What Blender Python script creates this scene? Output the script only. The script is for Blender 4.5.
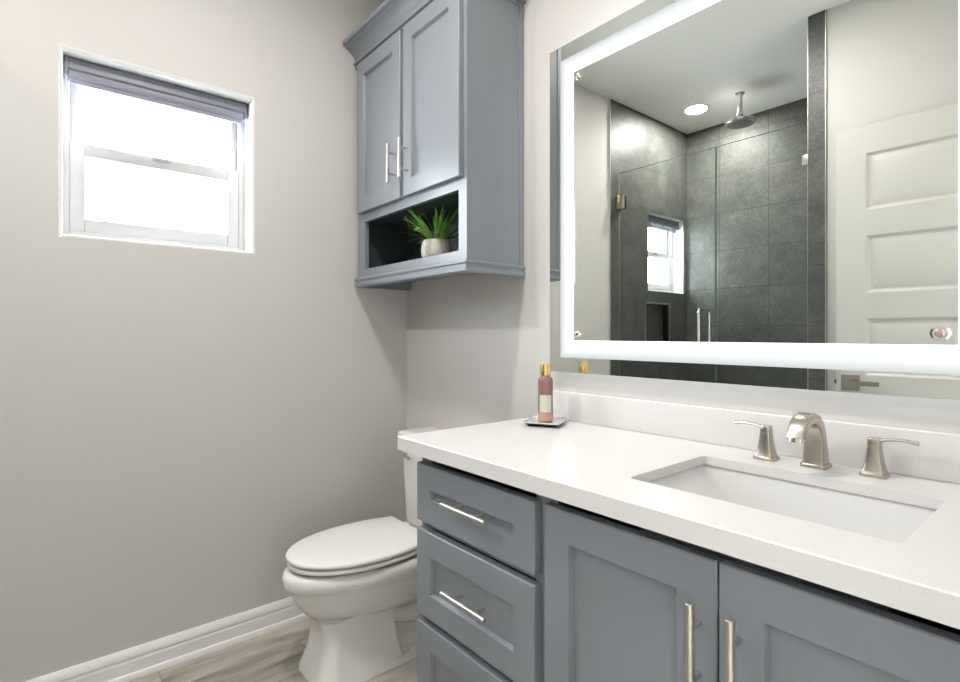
import bpy, bmesh, math, random
from mathutils import Vector, Matrix
random.seed(7)
PI = math.pi
S = bpy.context.scene
for o in list(bpy.data.objects):
    bpy.data.objects.remove(o)

# ------------------------------------------------------------------ camera
cam_d = bpy.data.cameras.new('camera')
cam = bpy.data.objects.new('camera', cam_d)
S.collection.objects.link(cam)
cam.location = (2.16, -1.3474, 1.175)
cam.rotation_euler = (PI/2, 0, math.atan2(635, 530))
cam_d.sensor_width = 36
cam_d.lens = 36*530/960
cam_d.shift_y = -7/960
cam_d.clip_start = 0.01
S.camera = cam

# ------------------------------------------------------------------ world, exposure
W = bpy.data.worlds.new('sky')
S.world = W
W.use_nodes = True
bg = W.node_tree.nodes['Background']
bg.inputs[0].default_value = (0.86, 0.93, 1.0, 1)
bg.inputs[1].default_value = 13.5
S.view_settings.view_transform = 'Standard'
S.view_settings.look = 'None'
S.view_settings.gamma = 1
S.view_settings.use_curve_mapping = False
S.view_settings.exposure = 0.84

LAMP_ROOM = 11.0      # watts, recessed lamp above the vanity
LAMP_SHOWER = 15.0    # watts, recessed lamp in the shower
FILL_HALL = 205.0      # watts, fill lamp added in the unseen room behind the camera
STRIP = 1.1           # radiance of the lit mirror strip


def portal(name, x, yc, zc, w, h):
    l = bpy.data.lights.new(name, 'AREA')
    l.shape = 'RECTANGLE'
    l.size = w
    l.size_y = h
    l.cycles.is_portal = True
    o = bpy.data.objects.new(name, l)
    S.collection.objects.link(o)
    o.location = (x, yc, zc)
    o.rotation_euler = (PI/2, 0, -PI/2)      # -Z of the lamp looks along +X, into the room
    d = Vector((1, 0, 0))
    o.rotation_euler = d.to_track_quat('-Z', 'Y').to_euler()
    return o


portal('window_daylight', -0.20, -0.995, 1.795, 0.66, 0.66)
portal('shower_window_daylight', -0.20, -2.33, 1.77, 0.56, 0.62)


# ------------------------------------------------------------------ materials
def mat(name, col, rough=0.5, metal=0.0, spec=0.5, coat=0.0):
    m = bpy.data.materials.new(name)
    m.use_nodes = True
    b = m.node_tree.nodes['Principled BSDF']
    b.inputs['Base Color'].default_value = (*col, 1)
    b.inputs['Roughness'].default_value = rough
    b.inputs['Metallic'].default_value = metal
    b.inputs['Specular IOR Level'].default_value = spec
    b.inputs['Coat Weight'].default_value = coat
    b.inputs['Coat Roughness'].default_value = 0.1
    return m


def N(m, t, **kw):
    n = m.node_tree.nodes.new(t)
    for k, v in kw.items():
        setattr(n, k, v)
    return n


def L(m, a, b):
    m.node_tree.links.new(a, b)


def bsdf(m):
    return m.node_tree.nodes['Principled BSDF']


def ramp(m, fac, stops):
    r = N(m, 'ShaderNodeValToRGB')
    e = r.color_ramp.elements
    while len(e) > 1:
        e.remove(e[0])
    e[0].position = stops[0][0]
    e[0].color = (*stops[0][1], 1)
    for p, c in stops[1:]:
        x = e.new(p)
        x.color = (*c, 1)
    L(m, fac, r.inputs[0])
    return r


def noise(m, vec, scale, detail=4, rough=0.5):
    n = N(m, 'ShaderNodeTexNoise')
    n.inputs['Scale'].default_value = scale
    n.inputs['Detail'].default_value = detail
    n.inputs['Roughness'].default_value = rough
    if vec is not None:
        L(m, vec, n.inputs['Vector'])
    return n


def bump(m, h, strength, dist=0.002):
    b = N(m, 'ShaderNodeBump')
    b.inputs['Strength'].default_value = strength
    b.inputs['Distance'].default_value = dist
    L(m, h, b.inputs['Height'])
    L(m, b.outputs[0], bsdf(m).inputs['Normal'])


def objco(m):
    return N(m, 'ShaderNodeTexCoord').outputs['Object']


M_wall = mat('wall_paint', (0.60, 0.582, 0.562), 0.6, spec=0.3)
n = noise(M_wall, objco(M_wall), 220, 3)
bump(M_wall, n.outputs['Fac'], 0.08, 0.001)
M_ceil = mat('ceiling_paint', (0.84, 0.83, 0.80), 0.75, spec=0.2)
n = noise(M_ceil, objco(M_ceil), 180, 3)
bump(M_ceil, n.outputs['Fac'], 0.08, 0.001)
M_trim = mat('trim_paint', (0.84, 0.825, 0.81), 0.38)
M_door = mat('door_paint', (0.60, 0.588, 0.558), 0.4)
M_vinyl = mat('window_vinyl', (0.55, 0.55, 0.55), 0.35)
M_reveal = mat('reveal_paint', (0.72, 0.715, 0.70), 0.55)
M_cab = mat('cabinet_paint', (0.226, 0.245, 0.270), 0.33, spec=0.5)
n = noise(M_cab, objco(M_cab), 60, 2)
bump(M_cab, n.outputs['Fac'], 0.03, 0.001)
M_cabin = mat('cubby_inner_dark', (0.045, 0.054, 0.060), 0.5)  # darker colour for the inner faces of the cubby
M_ceramic = mat('glazed_ceramic', (0.84, 0.815, 0.785), 0.14, coat=0.3)
M_sink = mat('sink_ceramic', (0.69, 0.685, 0.675), 0.10, coat=0.3)
M_plastic = mat('seat_plastic', (0.86, 0.84, 0.815), 0.28)
M_rubber = mat('dark_gap_rubber', (0.03, 0.03, 0.03), 0.7)
M_nickel = mat('brushed_nickel', (0.50, 0.455, 0.40), 0.27, metal=1)
n = noise(M_nickel, objco(M_nickel), 400, 2)
bump(M_nickel, n.outputs['Fac'], 0.02, 0.0005)
M_steel = mat('bar_pull_steel', (0.62, 0.58, 0.53), 0.36, metal=1)
M_chrome = mat('polished_chrome', (0.82, 0.81, 0.79), 0.08, metal=1)
M_brass = mat('antique_brass', (0.55, 0.49, 0.37), 0.3, metal=1)
M_gold = mat('gold_cap', (0.86, 0.62, 0.28), 0.22, metal=1)
M_alu = mat('aluminium_trim', (0.72, 0.72, 0.71), 0.35, metal=1)
M_nozzle = mat('nozzle_rubber', (0.13, 0.128, 0.12), 0.5)
M_black = mat('black_rubber', (0.015, 0.015, 0.015), 0.6)
M_mirror = mat('mirror_silver', (0.80, 0.83, 0.79), 0.0, metal=1)
M_gedge = mat('mirror_glass_edge', (0.45, 0.53, 0.50), 0.15)
M_sensor = mat('touch_sensor', (0.55, 0.45, 0.42), 0.2, metal=0.6)

# quartz worktop: near white with faint grey speckles
M_quartz = mat('white_quartz', (0.8, 0.78, 0.76), 0.32, coat=0.04)
co = objco(M_quartz)
v = N(M_quartz, 'ShaderNodeTexVoronoi')
v.inputs['Scale'].default_value = 260
L(M_quartz, co, v.inputs['Vector'])
n = noise(M_quartz, co, 420, 3, 0.7)
r = ramp(M_quartz, n.outputs['Fac'], [(0.28, (0.58, 0.55, 0.53)), (0.38, (0.70, 0.685, 0.672)), (0.7, (0.745, 0.735, 0.727))])
L(M_quartz, r.outputs[0], bsdf(M_quartz).inputs['Base Color'])


def tile_mat(name, ax, u0, w, h, z0):
    m = mat(name, (0.1, 0.1, 0.1), 0.45, spec=0.4)
    co = objco(m)
    sp = N(m, 'ShaderNodeSeparateXYZ')
    L(m, co, sp.inputs[0])
    cb = N(m, 'ShaderNodeCombineXYZ')
    a1 = N(m, 'ShaderNodeMath', operation='SUBTRACT')
    L(m, sp.outputs[ax], a1.inputs[0])
    a1.inputs[1].default_value = u0 - 20*w
    a2 = N(m, 'ShaderNodeMath', operation='SUBTRACT')
    L(m, sp.outputs[2], a2.inputs[0])
    a2.inputs[1].default_value = z0 - 20*h
    L(m, a1.outputs[0], cb.inputs[0])
    L(m, a2.outputs[0], cb.inputs[1])
    br = N(m, 'ShaderNodeTexBrick')
    br.offset = 0.0
    br.inputs['Scale'].default_value = 1
    br.inputs['Brick Width'].default_value = w
    br.inputs['Row Height'].default_value = h
    br.inputs['Mortar Size'].default_value = 0.0022
    br.inputs['Mortar Smooth'].default_value = 0.1
    br.inputs['Color1'].default_value = (0.0, 0.0, 0.0, 1)
    br.inputs['Color2'].default_value = (1, 1, 1, 1)
    br.inputs['Mortar'].default_value = (0.5, 0.5, 0.5, 1)
    L(m, cb.outputs[0], br.inputs['Vector'])
    n1 = noise(m, co, 9, 8, 0.68)
    n2 = noise(m, co, 85, 6, 0.75)
    mx = N(m, 'ShaderNodeMath', operation='MULTIPLY_ADD')
    L(m, n2.outputs['Fac'], mx.inputs[0])
    mx.inputs[1].default_value = 0.55
    ad = N(m, 'ShaderNodeMath', operation='MULTIPLY')
    L(m, n1.outputs['Fac'], ad.inputs[0])
    ad.inputs[1].default_value = 0.45
    L(m, ad.outputs[0], mx.inputs[2])
    r = ramp(m, mx.outputs[0], [(0.33, (0.046, 0.049, 0.046)), (0.5, (0.088, 0.090, 0.085)), (0.68, (0.165, 0.163, 0.154))])
    tint = N(m, 'ShaderNodeMixRGB', blend_type='MULTIPLY')
    tint.inputs[0].default_value = 1
    r2 = ramp(m, br.outputs['Color'], [(0, (0.86, 0.88, 0.87)), (1, (1.1, 1.08, 1.06))])
    L(m, r.outputs[0], tint.inputs[1])
    L(m, r2.outputs[0], tint.inputs[2])
    mix = N(m, 'ShaderNodeMixRGB')
    L(m, br.outputs['Fac'], mix.inputs[0])
    L(m, tint.outputs[0], mix.inputs[1])
    mix.inputs[2].default_value = (0.045, 0.045, 0.043, 1)
    L(m, mix.outputs[0], bsdf(m).inputs['Base Color'])
    h_ = N(m, 'ShaderNodeMath', operation='MULTIPLY_ADD')
    L(m, br.outputs['Fac'], h_.inputs[0])
    h_.inputs[1].default_value = -1.2
    L(m, mx.outputs[0], h_.inputs[2])
    bump(m, h_.outputs[0], 0.45, 0.003)
    return m


M_tx = tile_mat('slate_tile_facing_front', 0, 0.27, 0.345, 0.28, 0.113)
M_ty = tile_mat('slate_tile_facing_side', 1, -1.64, 0.69, 0.28, 0.113)
M_tf = mat('pale_shower_floor', (0.62, 0.60, 0.56), 0.4)  # floor is unseen; pale colour picked to bounce light up to the ceiling

# floor: greyed wood look planks running along the left wall
M_floor = mat('grey_wood_plank', (0.4, 0.37, 0.33), 0.33)
co = objco(M_floor)
sp = N(M_floor, 'ShaderNodeSeparateXYZ')
L(M_floor, co, sp.inputs[0])
cb = N(M_floor, 'ShaderNodeCombineXYZ')
ay = N(M_floor, 'ShaderNodeMath', operation='ADD')
L(M_floor, sp.outputs[1], ay.inputs[0])
ay.inputs[1].default_value = 12.58
ax_ = N(M_floor, 'ShaderNodeMath', operation='ADD')
L(M_floor, sp.outputs[0], ax_.inputs[0])
ax_.inputs[1].default_value = 10 - 0.09
L(M_floor, ay.outputs[0], cb.inputs[0])
L(M_floor, ax_.outputs[0], cb.inputs[1])
br = N(M_floor, 'ShaderNodeTexBrick')
br.offset = 0.37
br.inputs['Scale'].default_value = 1
br.inputs['Brick Width'].default_value = 1.2
br.inputs['Row Height'].default_value = 0.19
br.inputs['Mortar Size'].default_value = 0.0012
br.inputs['Color1'].default_value = (0, 0, 0, 1)
br.inputs['Color2'].default_value = (1, 1, 1, 1)
br.inputs['Mortar'].default_value = (0.5, 0.5, 0.5, 1)
L(M_floor, cb.outputs[0], br.inputs['Vector'])
mp = N(M_floor, 'ShaderNodeMapping')
mp.inputs['Scale'].default_value = (9.0, 1.3, 1)
L(M_floor, co, mp.inputs[0])
off = N(M_floor, 'ShaderNodeVectorMath', operation='MULTIPLY_ADD')
L(M_floor, br.outputs['Color'], off.inputs[0])
off.inputs[1].default_value = (7, 5, 0)
L(M_floor, mp.outputs[0], off.inputs[2])
n1 = noise(M_floor, off.outputs[0], 1.6, 9, 0.68)
r = ramp(M_floor, n1.outputs['Fac'], [(0.30, (0.15, 0.135, 0.115)), (0.42, (0.31, 0.285, 0.25)), (0.55, (0.45, 0.425, 0.385)), (0.75, (0.56, 0.54, 0.50))])
r2 = ramp(M_floor, br.outputs['Color'], [(0, (0.82, 0.81, 0.80)), (1, (1.08, 1.06, 1.03))])
tint = N(M_floor, 'ShaderNodeMixRGB', blend_type='MULTIPLY')
tint.inputs[0].default_value = 1
L(M_floor, r.outputs[0], tint.inputs[1])
L(M_floor, r2.outputs[0], tint.inputs[2])
mix = N(M_floor, 'ShaderNodeMixRGB')
L(M_floor, br.outputs['Fac'], mix.inputs[0])
L(M_floor, tint.outputs[0], mix.inputs[1])
mix.inputs[2].default_value = (0.12, 0.11, 0.10, 1)
L(M_floor, mix.outputs[0], bsdf(M_floor).inputs['Base Color'])
bump(M_floor, n1.outputs['Fac'], 0.12, 0.002)


def glass_mat(name, tint, ior=1.45, rough=0.0):
    m = bpy.data.materials.new(name)
    m.use_nodes = True
    nt = m.node_tree
    nt.nodes.remove(nt.nodes['Principled BSDF'])
    out = nt.nodes['Material Output']
    tr = N(m, 'ShaderNodeBsdfTransparent')
    tr.inputs[0].default_value = (*tint, 1)
    gl = N(m, 'ShaderNodeBsdfGlossy')
    gl.inputs['Roughness'].default_value = rough
    fr = N(m, 'ShaderNodeFresnel')
    fr.inputs[0].default_value = ior
    mx = N(m, 'ShaderNodeMixShader')
    ge = N(m, 'ShaderNodeNewGeometry')
    fm = N(m, 'ShaderNodeMath', operation='SUBTRACT')
    fm.inputs[0].default_value = 1
    L(m, ge.outputs['Backfacing'], fm.inputs[1])
    fx = N(m, 'ShaderNodeMath', operation='MULTIPLY')
    L(m, fr.outputs[0], fx.inputs[0])
    L(m, fm.outputs[0], fx.inputs[1])
    L(m, fx.outputs[0], mx.inputs[0])
    L(m, tr.outputs[0], mx.inputs[1])
    L(m, gl.outputs[0], mx.inputs[2])
    L(m, mx.outputs[0], out.inputs[0])
    return m


M_glass = glass_mat('shower_glass', (0.955, 0.975, 0.965), 1.3)
M_pane = glass_mat('window_glass', (0.97, 0.98, 0.98), 1.3)
M_gledge = mat('polished_glass_edge', (0.20, 0.26, 0.24), 0.15)
M_shade = mat('blind_cassette', (0.20, 0.21, 0.25), 0.4)
M_blindfab = mat('blind_fabric', (0.27, 0.27, 0.33), 0.55)
bsdf(M_blindfab).inputs['Transmission Weight'].default_value = 0.0


def emis(name, col, strength):
    m = bpy.data.materials.new(name)
    m.use_nodes = True
    nt = m.node_tree
    nt.nodes.remove(nt.nodes['Principled BSDF'])
    e = N(m, 'ShaderNodeEmission')
    e.inputs[0].default_value = (*col, 1)
    e.inputs[1].default_value = strength
    L(m, e.outputs[0], nt.nodes['Material Output'].inputs[0])
    return m


M_lens = emis('lamp_lens', (1.0, 0.95, 0.88), 9.0)

# lit frosted strip of the mirror: diodes sit along its inner edge, so it gives less light outwards
M_strip = emis('frosted_led_strip', (0.95, 1.0, 0.985), STRIP)
uv = N(M_strip, 'ShaderNodeUVMap')
sp = N(M_strip, 'ShaderNodeSeparateXYZ')
L(M_strip, uv.outputs[0], sp.inputs[0])
rr = ramp(M_strip, sp.outputs[1], [(0.0, (1.0, 1.0, 1.0)), (0.35, (0.62, 0.62, 0.62)), (1.0, (0.37, 0.375, 0.375))])
mm = N(M_strip, 'ShaderNodeMath', operation='MULTIPLY')
L(M_strip, rr.outputs[0], mm.inputs[0])
mm.inputs[1].default_value = STRIP
em = [q for q in M_strip.node_tree.nodes if q.type == 'EMISSION'][0]
L(M_strip, mm.outputs[0], em.inputs[1])

M_back = emis('rear_led_glow', (0.93, 0.97, 1.0), 3.0)

# bottle and plant
M_rose = mat('rose_liquid_bottle', (0.27, 0.14, 0.12), 0.08, coat=0.4)
M_rose2 = mat('pink_liquid', (0.58, 0.33, 0.28), 0.15, coat=0.4)
M_label = mat('paper_label', (0.70, 0.68, 0.63), 0.6)
n = noise(M_label, objco(M_label), 260, 4, 0.8)
r = ramp(M_label, n.outputs['Fac'], [(0.36, (0.48, 0.47, 0.43)), (0.50, (0.70, 0.68, 0.62)), (0.8, (0.76, 0.74, 0.69))])
L(M_label, r.outputs[0], bsdf(M_label).inputs['Base Color'])
M_pot = mat('stone_pot', (0.62, 0.59, 0.54), 0.75)
n = noise(M_pot, objco(M_pot), 90, 6, 0.7)
r = ramp(M_pot, n.outputs['Fac'], [(0.30, (0.36, 0.33, 0.29)), (0.45, (0.60, 0.57, 0.52)), (0.75, (0.72, 0.70, 0.66))])
L(M_pot, r.outputs[0], bsdf(M_pot).inputs['Base Color'])
bump(M_pot, n.outputs['Fac'], 0.9, 0.004)
M_leaf = mat('green_blade', (0.10, 0.25, 0.05), 0.38)
n = noise(M_leaf, objco(M_leaf), 30, 3)
r = ramp(M_leaf, n.outputs['Fac'], [(0.3, (0.09, 0.23, 0.035)), (0.55, (0.22, 0.46, 0.085)), (0.8, (0.42, 0.66, 0.18))])
L(M_leaf, r.outputs[0], bsdf(M_leaf).inputs['Base Color'])
M_soil = mat('dark_moss', (0.03, 0.05, 0.02), 0.9)
M_dish = mat('pale_marble_dish', (0.68, 0.66, 0.63), 0.15, coat=0.4)
n = noise(M_dish, objco(M_dish), 25, 5, 0.7)
r = ramp(M_dish, n.outputs['Fac'], [(0.35, (0.30, 0.29, 0.28)), (0.5, (0.68, 0.66, 0.63)), (0.8, (0.80, 0.79, 0.77))])
L(M_dish, r.outputs[0], bsdf(M_dish).inputs['Base Color'])
M_dishb = mat('dish_dark_underside', (0.02, 0.02, 0.02), 0.5)


# ------------------------------------------------------------------ object helpers
def wl(o):
    v = Vector((0, 0, 0))
    while o is not None:
        v += o.location
        o = o.parent
    return v


def obj(name, bm, m, parent=None, smooth=35):
    me = bpy.data.meshes.new(name)
    bmesh.ops.remove_doubles(bm, verts=bm.verts, dist=1e-6)
    bmesh.ops.recalc_face_normals(bm, faces=bm.faces)
    if smooth:
        lim = math.radians(smooth)
        for f in bm.faces:
            f.smooth = True
        for e in bm.edges:
            e.smooth = not (len(e.link_faces) != 2 or e.calc_face_angle(0) > lim)
    if parent is not None:
        bmesh.ops.translate(bm, verts=bm.verts, vec=-wl(parent))
    bm.to_mesh(me)
    bm.free()
    for k in (m if isinstance(m, (list, tuple)) else [m]):
        me.materials.append(k)
    o = bpy.data.objects.new(name, me)
    S.collection.objects.link(o)
    o.parent = parent
    return o


def struct(name, bm, m, parent=None, smooth=35):
    o = obj(name, bm, m, parent, smooth)
    if parent is None:
        o['kind'] = 'structure'
    return o


def empty(name, loc):
    o = bpy.data.objects.new(name, None)
    o.empty_display_size = 0.05
    S.collection.objects.link(o)
    o.location = loc
    return o


def tag(o, label, cat, group=None):
    o['label'] = label
    o['category'] = cat
    if group:
        o['group'] = group
    return o


def thing(name, loc, label, cat, group=None):
    return tag(empty(name, loc), label, cat, group)


def B():
    return bmesh.new()


def add(dst, src, mi=None):
    vm = {}
    for v_ in src.verts:
        vm[v_] = dst.verts.new(v_.co)
    for f in src.faces:
        try:
            nf = dst.faces.new([vm[q] for q in f.verts])
            nf.material_index = f.material_index if mi is None else mi
        except ValueError:
            pass
    src.free()


def box(bm, x0, x1, y0, y1, z0, z1, bev=0.0, mi=0, seg=2):
    t = B()
    bmesh.ops.create_cube(t, size=1)
    for v_ in t.verts:
        v_.co = Vector(((x0+x1)/2 + v_.co.x*(x1-x0), (y0+y1)/2 + v_.co.y*(y1-y0), (z0+z1)/2 + v_.co.z*(z1-z0)))
    if bev > 0:
        bmesh.ops.bevel(t, geom=list(t.edges), offset=bev, segments=seg, profile=0.5, affect='EDGES')
    add(bm, t, mi)


def frame_of(d):
    d = Vector(d).normalized()
    a = Vector((0, 0, 1)) if abs(d.z) < 0.9 else Vector((1, 0, 0))
    u = d.cross(a).normalized()
    return u, d.cross(u).normalized()


def loft(bm, rings, cap0=True, cap1=True, mi=0, closed=True):
    vs = [[bm.verts.new(p) for p in r_] for r_ in rings]
    k = len(vs[0])
    for a, b in zip(vs, vs[1:]):
        for i in range(k if closed else k-1):
            j = (i+1) % k
            try:
                bm.faces.new((a[i], a[j], b[j], b[i])).material_index = mi
            except ValueError:
                pass
    if cap0:
        bm.faces.new(vs[0]).material_index = mi
    if cap1:
        bm.faces.new(vs[-1]).material_index = mi
    return vs


def tube(bm, pts, rad, seg=12, mi=0, sq=None):
    pts = [Vector(p) for p in pts]
    rings = []
    u = None
    for i, p in enumerate(pts):
        d = pts[min(i+1, len(pts)-1)] - pts[max(i-1, 0)]
        d.normalize()
        if u is None:
            u, w = frame_of(d)
        else:
            u = (u - d*u.dot(d)).normalized()
        w = d.cross(u)
        r_ = rad[i] if isinstance(rad, (list, tuple)) else rad
        rings.append([p + (u*math.cos(2*PI*k/seg) + w*math.sin(2*PI*k/seg))*r_ for k in range(seg)])
    loft(bm, rings, mi=mi)


def rod(bm, a, b, r, seg=16, ch=0.0, mi=0):
    a, b = Vector(a), Vector(b)
    d = (b-a).normalized()
    if ch:
        tube_pts = [a, a+d*ch, b-d*ch, b]
        u, w = frame_of(d)
        rings = []
        for p, q in zip(tube_pts, (r-ch, r, r, r-ch)):
            rings.append([p + (u*math.cos(2*PI*k/seg) + w*math.sin(2*PI*k/seg))*q for k in range(seg)])
        loft(bm, rings, mi=mi)
    else:
        tube(bm, [a, b], r, seg, mi)


def lathe(bm, prof, c, seg=32, mi=0, cap0=True, cap1=True):
    rings = [[Vector((c[0]+r_*math.cos(2*PI*k/seg), c[1]+r_*math.sin(2*PI*k/seg), c[2]+z)) for k in range(seg)] for r_, z in prof]
    loft(bm, rings, cap0, cap1, mi)


def sweep(bm, rings, caps=True, mi=0):
    loft(bm, rings, caps, caps, mi)


def quad(bm, a, b, c, d, mi=0):
    bm.faces.new([bm.verts.new(p) for p in (a, b, c, d)]).material_index = mi


def slab(bm, o, u, v, n, Wd, Ht, T, panels, style='shaker', ch=0.002, rec=0.009):
    """a flat slab with recessed panels in its front; n points out of the front face, o is the front lower corner"""
    o, u, v, n = Vector(o), Vector(u), Vector(v), Vector(n)

    def P(a, b, d=0.0):
        return o + u*a + v*b + n*d
    us = sorted(set([ch, Wd-ch] + [p[0] for p in panels] + [p[1] for p in panels]))
    vs = sorted(set([ch, Ht-ch] + [p[2] for p in panels] + [p[3] for p in panels]))
    for i in range(len(us)-1):
        for j in range(len(vs)-1):
            a0, a1, b0, b1 = us[i], us[i+1], vs[j], vs[j+1]
            if any(p[0] < (a0+a1)/2 < p[1] and p[2] < (b0+b1)/2 < p[3] for p in panels):
                continue
            quad(bm, P(a0, b0), P(a1, b0), P(a1, b1), P(a0, b1))
    for (a0, a1, b0, b1) in panels:
        if style == 'shaker':
            steps = [(0, 0), (0.0008, -0.001), (0.002, -rec*0.9), (0.003, -rec)]
        else:
            steps = [(0, 0), (0.012, -0.010), (0.018, -0.011), (0.046, -0.003)]
        rings = [[P(a0+i_, b0+i_, d), P(a1-i_, b0+i_, d), P(a1-i_, b1-i_, d), P(a0+i_, b1-i_, d)] for i_, d in steps]
        loft(bm, rings, False, True)
    rings = [[P(ch, ch, 0), P(Wd-ch, ch, 0), P(Wd-ch, Ht-ch, 0), P(ch, Ht-ch, 0)],
             [P(0, 0, -ch), P(Wd, 0, -ch), P(Wd, Ht, -ch), P(0, Ht, -ch)],
             [P(0, 0, -T), P(Wd, 0, -T), P(Wd, Ht, -T), P(0, Ht, -T)]]
    loft(bm, rings, False, True)


def holed(bm, axis, c, a0, a1, b0, b1, holes, mi=0):
    """a plane with rectangular holes; axis is the constant axis, a the other horizontal one, b is z"""
    us = sorted(set([a0, a1] + [q for h in holes for q in h[:2]]))
    vs = sorted(set([b0, b1] + [q for h in holes for q in h[2:]]))

    def P(a, b):
        return Vector((c, a, b)) if axis == 0 else Vector((a, c, b))
    for i in range(len(us)-1):
        for j in range(len(vs)-1):
            m_, k_ = (us[i]+us[i+1])/2, (vs[j]+vs[j+1])/2
            if any(h[0] < m_ < h[1] and h[2] < k_ < h[3] for h in holes):
                continue
            quad(bm, P(us[i], vs[j]), P(us[i+1], vs[j]), P(us[i+1], vs[j+1]), P(us[i], vs[j+1]), mi)


def wall(name, axis, c0, c1, a0, a1, b0, b1, holes, m):
    """a wall with thickness and clean openings"""
    bm = B()
    holed(bm, axis, c0, a0, a1, b0, b1, holes)
    holed(bm, axis, c1, a0, a1, b0, b1, holes)

    def P(c, a, b):
        return Vector((c, a, b)) if axis == 0 else Vector((a, c, b))
    for h in [(a0, a1, b0, b1)] + list(holes):
        q = [(h[0], h[2]), (h[1], h[2]), (h[1], h[3]), (h[0], h[3])]
        for i in range(4):
            p, s = q[i], q[(i+1) % 4]
            quad(bm, P(c0, *p), P(c0, *s), P(c1, *s), P(c1, *p))
    return struct(name, bm, m, smooth=0)


# ------------------------------------------------------------------ room shell
ZC = 2.74
YF = -1.64          # face of the wall opposite the mirror
YB = -2.62          # back of the shower
XR = 2.19           # right wall
W1 = (-1.285, -0.705, 1.498, 2.091)
W2 = (-2.08, -2.58, 1.487, 2.055)
BN = 0.011          # bullnose radius of the window returns

bm = B()
box(bm, -0.16, 5.0, -2.85, 1.2, -0.1, 0.0)
struct('floor', bm, M_floor, smooth=0)
bm = B()
box(bm, -0.16, 5.0, -2.85, 1.2, ZC, ZC+0.1)
struct('ceiling', bm, M_ceil, smooth=0)

wall('wall_left', 0, 0.0, -0.16, YB-0.1, 0.12, 0, ZC,
     [(W1[0]-BN, W1[1]+BN, W1[2]-BN, W1[3]+BN), (W2[1]-0.01, W2[0]+0.01, W2[2]-0.01, W2[3]+0.01), (-2.362, -2.044, 1.01, 1.40)], M_wall)
wall('wall_back', 1, 0.0, 0.12, 0.0, XR, 0, ZC, [], M_wall)
wall('wall_front', 1, YF, YF-0.12, 1.268, XR+0.12, 0, ZC, [], M_wall)
wall('wall_right', 0, XR, XR+0.115, YF, 0.12, -0.03, ZC, [(-1.605, -0.785, -0.02, 2.135)], M_wall)
# the room behind the doorway
wall('wall_hall_far', 0, 4.9, 5.0, -2.75, 1.1, 0, ZC, [], M_wall)
wall('wall_hall_back', 1, 1.1, 1.2, XR+0.115, 5.0, 0, ZC, [], M_wall)
wall('wall_hall_front', 1, -2.75, -2.85, 1.268, 5.0, 0, ZC, [], M_wall)

# shower tile skins
wall('wall_shower_left', 0, 0.010, 0.0005, YB, YF+0.003, 0.0, ZC, [(W2[1], W2[0], W2[2], W2[3]), (-2.362, -2.044, 1.01, 1.40)], M_ty)
wall('wall_shower_back', 1, YB, YB-0.1, 0.0, 1.20, 0, ZC, [], M_tx)
wall('wall_shower_right', 0, 1.19, 1.2675, YB, YF-0.001, 0, ZC, [], M_ty)
bm = B()
box(bm, 1.19, 1.265, YF-0.0009, YF+0.010, 0, ZC)
struct('wall_shower_jamb', bm, M_tx)
bm = B()
box(bm, 0.011, 1.189, YB, YF-0.02, 0.0, 0.02)
struct('floor_shower', bm, M_tf)
bm = B()
box(bm, 0.011, 1.189, -1.77, YF-0.01, 0.02, 0.10, 0.003)
struct('trim_shower_curb', bm, M_tf)
bm = B()
box(bm, 1.1885, 1.1905, YF-0.0005, YF+0.0125, 0, ZC)
box(bm, 1.2645, 1.2675, YF, YF+0.0125, 0, ZC)
struct('trim_jamb', bm, M_alu)
bm = B()
box(bm, 0.0005, 0.012, YF+0.003, YF+0.0065, 0, ZC)
struct('trim_shower_edge', bm, M_alu)

# niche in the shower wall
bm = B()
t = [(-2.362, 1.01), (-2.044, 1.01), (-2.044, 1.40), (-2.362, 1.40)]
for i in range(4):
    p, s = t[i], t[(i+1) % 4]
    quad(bm, (0.0105, *p), (0.0105, *s), (-0.045, *s), (-0.045, *p))
quad(bm, *[(-0.045, *p) for p in t])
struct('trim_niche', bm, M_ty, smooth=0)
bm = B()
for (a0, a1, b0, b1) in [(-2.368, -2.038, 1.394, 1.406), (-2.368, -2.038, 1.004, 1.016), (-2.368, -2.356, 1.004, 1.406), (-2.050, -2.038, 1.004, 1.406)]:
    box(bm, 0.008, 0.0135, a0, a1, b0, b1)
struct('trim_niche_edge', bm, M_alu)


# baseboards
def baseboard(name, p0, p1, nrm):
    prof = [(0.0005, 0), (0.024, 0), (0.024, 0.010), (0.020, 0.019), (0.0155, 0.022), (0.0150, 0.060), (0.0125, 0.064),
            (0.0125, 0.069), (0.0150, 0.073), (0.0150, 0.082), (0.010, 0.094), (0.006, 0.101), (0.0005, 0.101)]
    nrm = Vector(nrm)
    bm = B()
    sweep(bm, [[Vector(p) + nrm*o_ + Vector((0, 0, z)) for o_, z in prof] for p in (p0, p1)])
    return struct(name, bm, M_trim, smooth=25)


baseboard('baseboard_left', (0, YF+0.008, 0), (0, 0, 0), (1, 0, 0))
baseboard('baseboard_back', (0.0245, 0, 0), (0.939, 0, 0), (0, -1, 0))
baseboard('baseboard_front', (1.268, YF, 0), (XR, YF, 0), (0, 1, 0))
baseboard('baseboard_right', (XR, -0.78, 0), (XR, -0.585, 0), (-1, 0, 0))

# door lining in the doorway
bm = B()
box(bm, XR-0.004, XR+0.119, -1.605, -1.588, 0, 2.135)
box(bm, XR-0.004, XR+0.119, -0.802, -0.785, 0, 2.135)
box(bm, XR-0.004, XR+0.119, -1.588, -0.802, 2.118, 2.135)
struct('trim_door_lining', bm, M_trim)


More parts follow.
